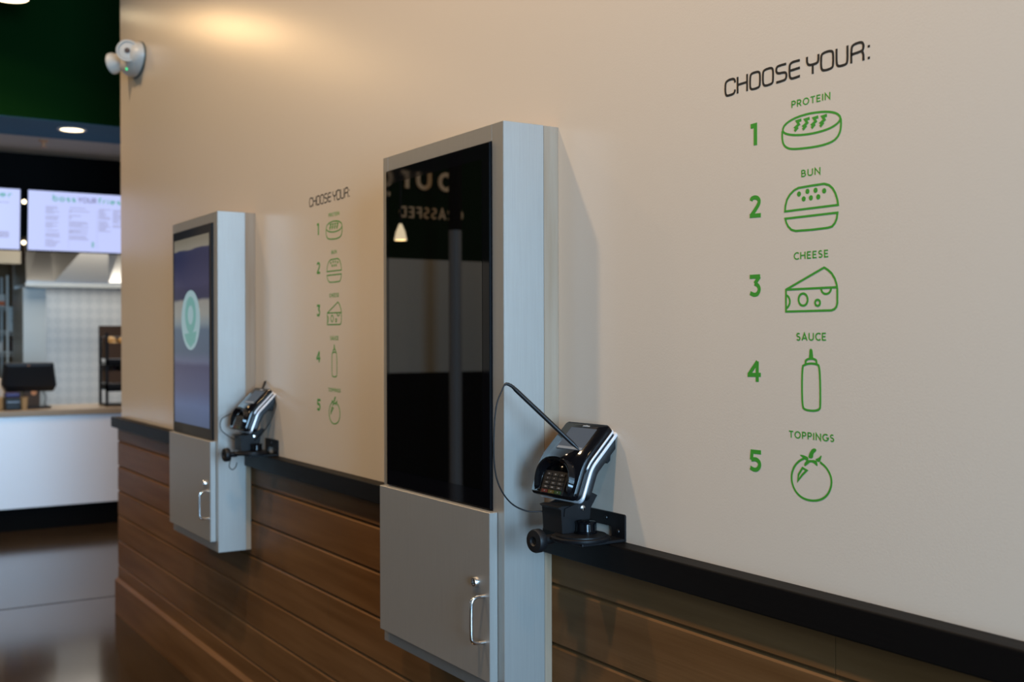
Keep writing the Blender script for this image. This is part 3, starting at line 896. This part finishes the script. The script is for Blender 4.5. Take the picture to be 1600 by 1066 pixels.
S0, S1, HW = -0.081, 0.101, 0.0705


def shell(n0, n1, hw=HW, s0=S0, s1=S1, rb=0.014, rt_=0.008, ease=0.0015):
    """bent slab with rounded corners between depths n0 > n1"""
    ss = []
    for i in range(7):
        ss.append(s0 + rb * (1 - math.cos(i / 6 * math.pi / 2)))
    n = 18
    for i in range(1, n):
        ss.append(s0 + rb + (s1 - rt_ - s0 - rb) * i / n)
    for i in range(7):
        ss.append(s1 - rt_ + rt_ * math.sin(i / 6 * math.pi / 2))

    def half(s):
        if s < s0 + rb:
            d = s0 + rb - s
            return hw - rb + math.sqrt(max(rb * rb - d * d, 0))
        if s > s1 - rt_:
            d = s - (s1 - rt_)
            return hw - rt_ + math.sqrt(max(rt_ * rt_ - d * d, 0))
        return hw
    mb = MB()
    rings = []
    for s in ss:
        h = max(half(s), 0.0005)
        e = ease
        rings.append([face_pt(u, s, nn) for u, nn in ((-h, n0 - e), (-h + e, n0), (h - e, n0), (h, n0 - e), (h, n1), (-h, n1))])
    mb.loft(rings)
    return mb


def quad(mb, pts, n0, n1):
    mb.prism(pts, face_pt, n0, n1)


def make_terminal(label):
    t = thing('card_terminal', label, 'card terminal', (-1.893, -0.097, 1.2275), 'card terminals on the stands', rotz=R(4))
    fs = shell(0.0, -0.013).build('front_shell', M['black_gloss'], t, smooth=50)
    shell(-0.0131, -0.0170, HW + 0.0012, -0.012, S1 + 0.001, rb=0.006, ease=0.0004).build('trim_band', M['silver'], t, smooth=50)['label'] = 'upper silver edge band'
    shell(-0.0171, -0.0242, HW - 0.002, S0 + 0.003, S1 - 0.002, ease=0.0004).build('reader_slot', M['black_plastic'], t, smooth=50)
    shell(-0.0131, -0.0170, HW - 0.0005, S0 + 0.002, -0.013, ease=0.0004).build('lower_casing', M['black_plastic'], t, smooth=50)
    shell(-0.0243, -0.0300, HW + 0.0010, S0 - 0.001, S1 + 0.004, ease=0.0008).build('trim_band', M['silver'], t, smooth=50)['label'] = 'lower silver edge band'
    shell(-0.0301, -0.050, HW - 0.006, S0 + 0.010, S1 - 0.004, ease=0.003).build('rear_shell', M['black_plastic'], t, smooth=50)
    bk = MB()
    quad(bk, [(-0.045, 0.055), (0.045, 0.055), (0.050, 0.085), (0.040, 0.104), (-0.040, 0.104), (-0.050, 0.085)], -0.0521, -0.070)
    quad(bk, [(-0.030, -0.055), (0.030, -0.055), (0.030, 0.030), (-0.030, 0.030)], -0.0521, -0.062)
    bk.build('rear_mount', M['black_plastic'], t)
    # display bezel with lcd, icon bar and maker's mark
    ds = MB(); quad(ds, [(-0.0415, 0.0265), (0.0415, 0.0265), (0.0415, 0.0865), (-0.0415, 0.0865)], 0.0001, 0.0006)
    lc = ds.build('display', M['lcd'], t)
    lb = MB(); quad(lb, [(-0.040, 0.0275), (0.040, 0.0275), (0.040, 0.0335), (-0.040, 0.0335)], 0.0007, 0.0010)
    lb.build('status_bar', M['lcd_bar'], lc)
    lg = MB(); write(lg, 'verifone', -0.0085, 0.0915, 0.0042, 0.022, face_pt_front, weight=0.16, sp=0.14, depth=0.0003)
    lg.build('maker_mark', M['logo_grey'], fs)
    # privacy shield round the sunken keypad
    sh = MB()
    sec = []
    path = [(-0.058, -0.074), (-0.061, -0.045), (-0.055, -0.022), (-0.038, -0.006), (-0.012, 0.000), (0.012, 0.000), (0.038, -0.006), (0.055, -0.022), (0.061, -0.045), (0.058, -0.074)]
    path = [tuple(v) for v in catmull([Vector((a, b, 0)) for a, b in path], 4)]
    nP = len(path)
    rings = []
    for i, (u, s, _) in enumerate(path):
        k = math.sin(math.pi * i / (nP - 1)) ** 0.6
        hgt = 0.003 + 0.016 * k
        c = Vector((0, -0.045))
        dr = (c - Vector((u, s))).normalized()
        iu, is_ = u + dr.x * 0.010, s + dr.y * 0.010
        mu, ms = u + dr.x * 0.004, s + dr.y * 0.004
        rings.append([face_pt(u, s, 0.0002), face_pt(mu, ms, hgt), face_pt(iu, is_, hgt * 0.92), face_pt(iu + dr.x * 0.006, is_ + dr.y * 0.006, 0.0002)])
    sh.loft(rings)
    sh.build('privacy_shield', M['black_gloss'], t, smooth=60)
    kp = MB(); quad(kp, [(-0.036, -0.077), (0.036, -0.077), (0.040, -0.028), (-0.040, -0.028)], 0.0002, 0.0012)
    ko = kp.build('keypad', M['black_plastic'], t)
    for r_ in range(5):
        for c_ in range(3):
            u0, s0 = -0.031 + c_ * 0.0215, -0.0755 + r_ * 0.0092
            km = MB(); quad(km, [(u0, s0), (u0 + 0.019, s0), (u0 + 0.019, s0 + 0.0068), (u0, s0 + 0.0068)], 0.0013, 0.0032)
            mm_ = M['key'] if r_ else (M['key_red'], M['key_yellow'], M['key_green'])[c_]
            k_o = km.build('key', mm_, ko)
            nb = MB()
            ch = {3: ((0.0075, 0.0095),), 2: ((0.006, 0.0085), (0.010, 0.0125)), 1: ((0.006, 0.013),), 0: ((0.0085, 0.011),), 4: ((0.007, 0.012),)}[r_]
            for a, b in ch:
                quad(nb, [(u0 + a, s0 + 0.002), (u0 + b, s0 + 0.002), (u0 + b, s0 + 0.0048), (u0 + a, s0 + 0.0048)], 0.0033, 0.0035)
            nb.build('key_mark', M['key_mark'], k_o)
    return t


def face_pt_front(u, s, n):
    return face_pt(u, s, n + 0.0003)


term_near = make_terminal('near black card terminal with silver edges on the stand right of the near kiosk')
term_far = copy_tree(term_near)
term_far.location.x += DX
term_far['label'] = 'far black card terminal with silver edges on the stand right of the far kiosk'

# tethered pens
t = thing('stylus_pen', 'black stylus pen standing out of the near terminal with its looped cord', 'stylus', (-1.8615, -0.0745, 1.2475))
P0, P1 = Vector((-1.8615, -0.0745, 1.2475)), Vector((-1.955, -0.1843, 1.3823))
dv = (P1 - P0)
MB().tube([P0 + dv * k for k in (0.0, 0.03, 0.10, 0.45, 0.92)], 0.004, 14, [0.0012, 0.0025, 0.0045, 0.0049, 0.0046]).build('barrel', M['black_plastic'], t, P0, smooth=50)
rl = catmull([P0 + dv * 0.92, P0 + dv * 0.97, P1 + Vector((-0.002, -0.006, 0.0012)), P1 + Vector((-0.003, -0.012, -0.0005))], 4)
MB().tube(rl, 0.003, 12, [0.0044, 0.0044, 0.0036, 0.0042, 0.0034, 0.0040, 0.0032, 0.0037, 0.0029, 0.0034, 0.0026, 0.0030, 0.0020]).build('strain_relief', M['rubber'], t, P0, smooth=50)
cpts = [rl[-1], (-1.958, -0.2017, 1.372), (-1.957, -0.2159, 1.342), (-1.955, -0.2235, 1.292), (-1.955, -0.2240, 1.225), (-1.955, -0.2132, 1.1755), (-1.955, -0.185, 1.136), (-1.952, -0.1484, 1.1155), (-1.940, -0.118, 1.113), (-1.9335, -0.104, 1.1135)]
MB().tube(catmull(cpts, 10), 0.00165, 8).build('cord', M['cord'], t, P0, smooth=60)

P0 = Vector((-3.8675 - 0.01, 0.0, 1.30))
t = thing('stylus_pen', 'black stylus pen tucked behind the top of the far terminal with looping cord', 'stylus', P0)
a_, b_ = Vector((-3.898, 0.012, 1.322)), Vector((-3.905, -0.072, 1.20))
a_ = Vector((-3.93, -0.005, 1.318)); b_ = Vector((-3.905, -0.035, 1.268))
MB().tube([b_, b_ + (a_ - b_) * 0.5, a_, a_ + (a_ - b_) * 0.12], 0.0045, 12, [0.004, 0.0047, 0.0045, 0.002]).build('barrel', M['black_plastic'], t, P0, smooth=50)
cpts = [(-3.973, -0.118, 1.205), (-3.985, -0.150, 1.185), (-3.980, -0.155, 1.150), (-3.960, -0.135, 1.125), (-3.940, -0.112, 1.11), (-3.9345, -0.104, 1.105)]
MB().tube(catmull(cpts, 8), 0.0018, 8).build('cord', M['cord'], t, P0, smooth=60)
cpts = [(-3.838, 0.0, 1.262), (-3.822, -0.004, 1.235), (-3.822, -0.02, 1.19), (-3.835, -0.045, 1.145), (-3.855, -0.066, 1.118), (-3.8585, -0.070, 1.112)]
MB().tube(catmull(cpts, 8), 0.0018, 8).build('cord', M['cord'], t, P0, smooth=60)
cpts = [(-3.880, -0.150, 1.052), (-3.874, -0.156, 1.040), (-3.868, -0.160, 1.022), (-3.866, -0.150, 1.012), (-3.866, -0.138, 1.020), (-3.868, -0.132, 1.036)]
MB().tube(catmull(cpts, 8), 0.0018, 8).build('cord', M['cord'], t, P0, smooth=60)

# ------------------------------------------------------------------ vinyl lettering and pictures on the wall
MUR = {'heading':[[0,[[-0.1786,0.4628],[-0.1799,0.4684],[-0.185,0.4709],[-0.198,0.4702],[-0.2038,0.4668],[-0.2046,0.4504],[-0.202,0.4435],[-0.1981,0.4422],[-0.1838,0.4425],[-0.18,0.4458],[-0.1789,0.4501]]],[0,[[-0.1724,0.4715],[-0.1725,0.4416]]],[0,[[-0.1725,0.457],[-0.1484,0.4577]]],[0,[[-0.1484,0.472],[-0.1485,0.4413]]],[1,[[-0.1407,0.4669],[-0.1369,0.4706],[-0.1246,0.4711],[-0.1185,0.4695],[-0.1165,0.4647],[-0.1166,0.4462],[-0.1198,0.4424],[-0.1321,0.4417],[-0.139,0.443],[-0.1412,0.4483]]],[1,[[-0.1095,0.4668],[-0.1056,0.4704],[-0.0931,0.4713],[-0.0871,0.4698],[-0.085,0.4644],[-0.0851,0.4461],[-0.0884,0.4428],[-0.1004,0.4418],[-0.1071,0.4434],[-0.1095,0.4492]]],[0,[[-0.0543,0.4705],[-0.0718,0.4707],[-0.0765,0.4688],[-0.0779,0.4638],[-0.0761,0.4591],[-0.0707,0.4572],[-0.0579,0.4568],[-0.0539,0.4538],[-0.0539,0.4477],[-0.0567,0.4435],[-0.0625,0.4429],[-0.0777,0.4426]]],[0,[[-0.0232,0.4701],[-0.0394,0.4705],[-0.0452,0.4682],[-0.0468,0.4634],[-0.0468,0.448],[-0.0441,0.4432],[-0.0384,0.4421],[-0.0232,0.4433]]],[0,[[-0.0468,0.4566],[-0.0232,0.4574]]],[0,[[-0.0073,0.4721],[-0.0073,0.4637],[-0.0054,0.459],[-0.0003,0.4568],[0.0107,0.4568],[0.0161,0.4579],[0.0178,0.4625],[0.0178,0.4716]]],[0,[[0.0052,0.4568],[0.0052,0.4409]]],[1,[[0.0234,0.4663],[0.0265,0.4706],[0.0397,0.4718],[0.0471,0.4699],[0.0492,0.4656],[0.0491,0.446],[0.046,0.4422],[0.0332,0.4412],[0.0258,0.4429],[0.0234,0.448]]],[0,[[0.0561,0.4718],[0.0561,0.4478],[0.0585,0.4432],[0.0637,0.4418],[0.0751,0.4421],[0.0788,0.4454],[0.0788,0.4721]]],[0,[[0.0865,0.4414],[0.0866,0.4655],[0.0898,0.4704],[0.1025,0.4718],[0.1085,0.4704],[0.111,0.466],[0.1106,0.4594],[0.1074,0.4566],[0.0865,0.4554]]],[0,[[0.1074,0.4566],[0.1106,0.4527],[0.111,0.4408]]]],'colon':[[0.1215,0.4613],[0.1214,0.4429]],'seeds':[[-0.0257,0.2432],[-0.0068,0.2456],[0.011,0.2454],[0.0296,0.2424],[-0.0152,0.2338],[0.0007,0.2339],[0.0168,0.2337]],'nozzle':[[0.0001,-0.0193],[-0.0026,-0.0211],[-0.0043,-0.0354],[0.0056,-0.0362],[0.0033,-0.0214]],'leaves':[[[-0.0066,-0.2043],[-0.0038,-0.1961],[0.0014,-0.189],[0.0061,-0.1865],[0.0104,-0.1868],[0.012,-0.1893],[0.0096,-0.1923],[0.0053,-0.1951],[0.0041,-0.2039]],[[-0.0259,-0.1999],[-0.0158,-0.1999],[-0.005,-0.2032],[-0.0074,-0.2101],[-0.0186,-0.2045]],[[0.0237,-0.1956],[0.0217,-0.2038],[0.0178,-0.2093],[0.0108,-0.2069],[0.01,-0.204],[0.0163,-0.2022]],[[-0.009,-0.2075],[-0.0155,-0.2148],[-0.0139,-0.2196],[-0.0066,-0.214],[-0.0011,-0.2105],[0.006,-0.2113],[0.0139,-0.2169],[0.0143,-0.2108],[0.0108,-0.2057]]],'icons':{'patty':[[1,1,[[-0.0634,0.3578],[-0.0583,0.3663],[-0.0409,0.3727],[-0.0205,0.3754],[0.0034,0.3761],[0.0345,0.3731],[0.0554,0.3671],[0.064,0.3595],[0.0637,0.3537],[0.0554,0.3477],[0.0383,0.3431],[0.0112,0.3411],[-0.0206,0.3425],[-0.0451,0.3466],[-0.0596,0.3519]]],[0,1,[[-0.0638,0.3563],[-0.0638,0.3408],[-0.0597,0.3299],[-0.046,0.322],[-0.0126,0.319],[0.019,0.318],[0.0421,0.3199],[0.0553,0.3244],[0.0629,0.3332],[0.0655,0.3446],[0.0648,0.3564]]],[0,0,[[-0.0202,0.3683],[-0.0299,0.3675],[-0.0258,0.3616],[-0.0332,0.3576],[-0.0303,0.3556],[-0.0356,0.3516]]],[0,0,[[-0.0018,0.368],[-0.0113,0.3671],[-0.0073,0.3613],[-0.0145,0.3573],[-0.0117,0.3554],[-0.017,0.3513]]],[0,0,[[0.0171,0.3672],[0.0077,0.3664],[0.0116,0.3606],[0.0045,0.3566],[0.0073,0.3547],[0.0022,0.3507]]],[0,0,[[0.0357,0.3667],[0.0264,0.3659],[0.0303,0.3602],[0.0233,0.3562],[0.026,0.3543],[0.021,0.3503]]]],'bun':[[1,0,[[-0.0578,0.2167],[-0.0566,0.2265],[-0.0528,0.2369],[-0.0462,0.2445],[-0.0371,0.2506],[-0.0269,0.2537],[0.0031,0.2542],[0.0297,0.2541],[0.04,0.2507],[0.0476,0.2445],[0.0533,0.2359],[0.0574,0.2251],[0.0589,0.2161]]],[1,0,[[-0.057,0.2042],[0.0577,0.2036],[0.0562,0.1943],[0.0524,0.1873],[0.0463,0.1819],[0.038,0.1805],[0.003,0.1802],[-0.0332,0.1811],[-0.0434,0.1841],[-0.0504,0.1902],[-0.0546,0.1968]]]],'cheese':[[1,0,[[-0.0557,0.0818],[0.0294,0.1153],[0.0378,0.1107],[0.0454,0.1046],[0.0518,0.096],[0.0556,0.0864],[0.0571,0.0784],[0.057,0.0554],[0.0551,0.0496],[0.051,0.0458],[0.0445,0.0439],[-0.0558,0.044]]],[0,0,[[-0.0557,0.0818],[0.0571,0.0816]]],[1,1,[[-0.006,0.0632],[-0.0092,0.0554],[-0.0169,0.0526],[-0.0245,0.0558],[-0.0277,0.0639],[-0.0245,0.0717],[-0.0168,0.0745],[-0.0092,0.0712]]],[1,1,[[0.0207,0.057],[0.0192,0.0532],[0.0153,0.0518],[0.011,0.0534],[0.0094,0.0573],[0.011,0.0612],[0.0153,0.0626],[0.0192,0.061]]],[0,1,[[0.0223,0.0815],[0.0235,0.0767],[0.0273,0.0724],[0.0335,0.071],[0.0396,0.0725],[0.0431,0.0766],[0.0446,0.0813]]],[0,1,[[-0.0557,0.0725],[-0.0507,0.0702],[-0.0474,0.0651],[-0.0466,0.0598],[-0.0491,0.0537],[-0.0557,0.0486]]]],'bottle':[[1,1,[[-0.0195,-0.05],[-0.0135,-0.0468],[-0.0055,-0.0448],[0.0025,-0.0444],[0.0123,-0.0451],[0.0197,-0.0485],[0.0211,-0.116],[0.018,-0.121],[0.0102,-0.1232],[0.0023,-0.1239],[-0.0116,-0.1232],[-0.0197,-0.1187]]],[0,1,[[-0.0115,-0.0446],[-0.0114,-0.0394],[-0.0055,-0.0369],[0.0009,-0.0362],[0.0072,-0.0367],[0.0123,-0.0388],[0.0127,-0.0445]]]],'tomato':[[0,1,[[-0.0138,-0.2049],[-0.0259,-0.2103],[-0.0361,-0.2193],[-0.0427,-0.2313],[-0.044,-0.2438],[-0.0403,-0.2558],[-0.0322,-0.2662],[-0.018,-0.2737],[0.0019,-0.2755],[0.0216,-0.2713],[0.0351,-0.2622],[0.0428,-0.2494],[0.0447,-0.2358],[0.0402,-0.2244],[0.0314,-0.2149],[0.0198,-0.2085]]],[1,0,[[-0.0293,-0.2447],[-0.0276,-0.2338],[-0.0187,-0.2219],[-0.0095,-0.2252],[-0.0199,-0.2342]]]]},'digits':{'1':[[0,[[-0.1396,0.3764],[-0.128,0.3768],[-0.1281,0.3413]]]],'2':[[1,[[-0.139,0.2436],[-0.1372,0.2479],[-0.1288,0.2492],[-0.1204,0.2457],[-0.1186,0.2392],[-0.1231,0.2323],[-0.1391,0.2166]]],[0,[[-0.1422,0.2169],[-0.1152,0.2159]]]],'3':[[0,[[-0.1425,0.108],[-0.1172,0.1077]]],[0,[[-0.1185,0.1078],[-0.1301,0.0955]]],[1,[[-0.1305,0.0956],[-0.1225,0.0923],[-0.1186,0.0852],[-0.1226,0.077],[-0.1314,0.0748],[-0.1417,0.079]]]],'4':[[0,[[-0.1247,-0.0793],[-0.1246,-0.0428]]],[0,[[-0.1238,-0.0432],[-0.1452,-0.0667]]],[0,[[-0.1484,-0.0675],[-0.1159,-0.0666]]]],'5':[[0,[[-0.1158,-0.204],[-0.1375,-0.2042],[-0.1393,-0.2189]]],[1,[[-0.1393,-0.2189],[-0.1291,-0.2167],[-0.1207,-0.2201],[-0.1185,-0.2266],[-0.1225,-0.234],[-0.1314,-0.2368],[-0.1421,-0.2333]]]]},'caps':{'PROTEIN':[[-0.0421,0.3923],[0.043,0.3909],[-0.0421,0.4037]],'BUN':[[-0.0204,0.2713],[0.0216,0.2703],[-0.0204,0.2829]],'CHEESE':[[-0.0374,0.1322],[0.0382,0.1312],[-0.0373,0.1442]],'SAUCE':[[-0.032,-0.0057],[0.0333,-0.0053],[-0.0319,0.0069]],'TOPPINGS':[[-0.0492,-0.1725],[0.0498,-0.1728],[-0.0492,-0.1608]]}}


def wallfn(X):
    return lambda u, v, n: (X + u, -0.0001 - n, 1.48 + v)


def mural(X, where, group):
    fn = wallfn(X)
    g = MB()
    for c, pts in MUR['heading']:
        stroke(g, smooth_path(pts, 2, bool(c)) if len(pts) > 2 else pts, 0.0043, fn, closed=bool(c))
    for u, v in MUR['colon']:
        solid(g, [(u - 0.0022, v - 0.002), (u + 0.0022, v - 0.002), (u + 0.0022, v + 0.002), (u - 0.0022, v + 0.002)], fn)
    L = Vector((X, 0, 1.48 + 0.45))
    o = g.build('heading_decal', M['vinyl_black'], None, L)
    tag(o, 'black vinyl lettering CHOOSE YOUR: ' + where, 'wall lettering')
    icons = {'1': ('PROTEIN', 'patty', 'grilled patty'), '2': ('BUN', 'bun', 'seeded bun'), '3': ('CHEESE', 'cheese', 'cheese wedge'), '4': ('SAUCE', 'bottle', 'sauce bottle'), '5': ('TOPPINGS', 'tomato', 'tomato')}
    for d, (cap, key, desc) in icons.items():
        (a, zb), (b, _), (_, zt) = MUR['caps'][cap]
        L = Vector((X, 0, 1.48 + zb))
        t = thing('step_decal', 'green vinyl step %s, %s with %s outline, %s' % (d, cap, desc, where), 'wall decal', L, group)
        g = MB()
        for s, pts in MUR['digits'][d]:
            stroke(g, smooth_path(pts, 2) if s else pts, 0.0074 if d != '1' else 0.0082, fn)
        g.build('number', M['vinyl_green'], t, L)
        g = MB()
        write(g, cap, a, zb, zt - zb, b - a, fn, weight=0.185, sp=0.21)
        g.build('caption', M['vinyl_green'], t, L)
        g = MB()
        for c, s, pts in MUR['icons'][key]:
            w_ = 0.0050 if (key == 'patty' and not c and not s) else 0.0038
            stroke(g, smooth_path(pts, 2, bool(c)) if s else pts, w_, fn, closed=bool(c))
        if key == 'bun':
            for u, v in MUR['seeds']:
                solid(g, [(u + 0.0044 * math.cos(k * math.pi / 10), v + 0.0044 * math.sin(k * math.pi / 10)) for k in range(20)], fn)
        if key == 'bottle':
            solid(g, MUR['nozzle'], fn)
        if key == 'tomato':
            for lf in MUR['leaves']:
                solid(g, smooth_path(lf, 1, True), fn)
        g.build('picture', M['vinyl_green'], t, L)


mural(-1.30, 'right of the near kiosk', 'numbered steps right of the near kiosk')
mural(-1.30 + DX, 'between the two kiosks', 'numbered steps between the two kiosks')
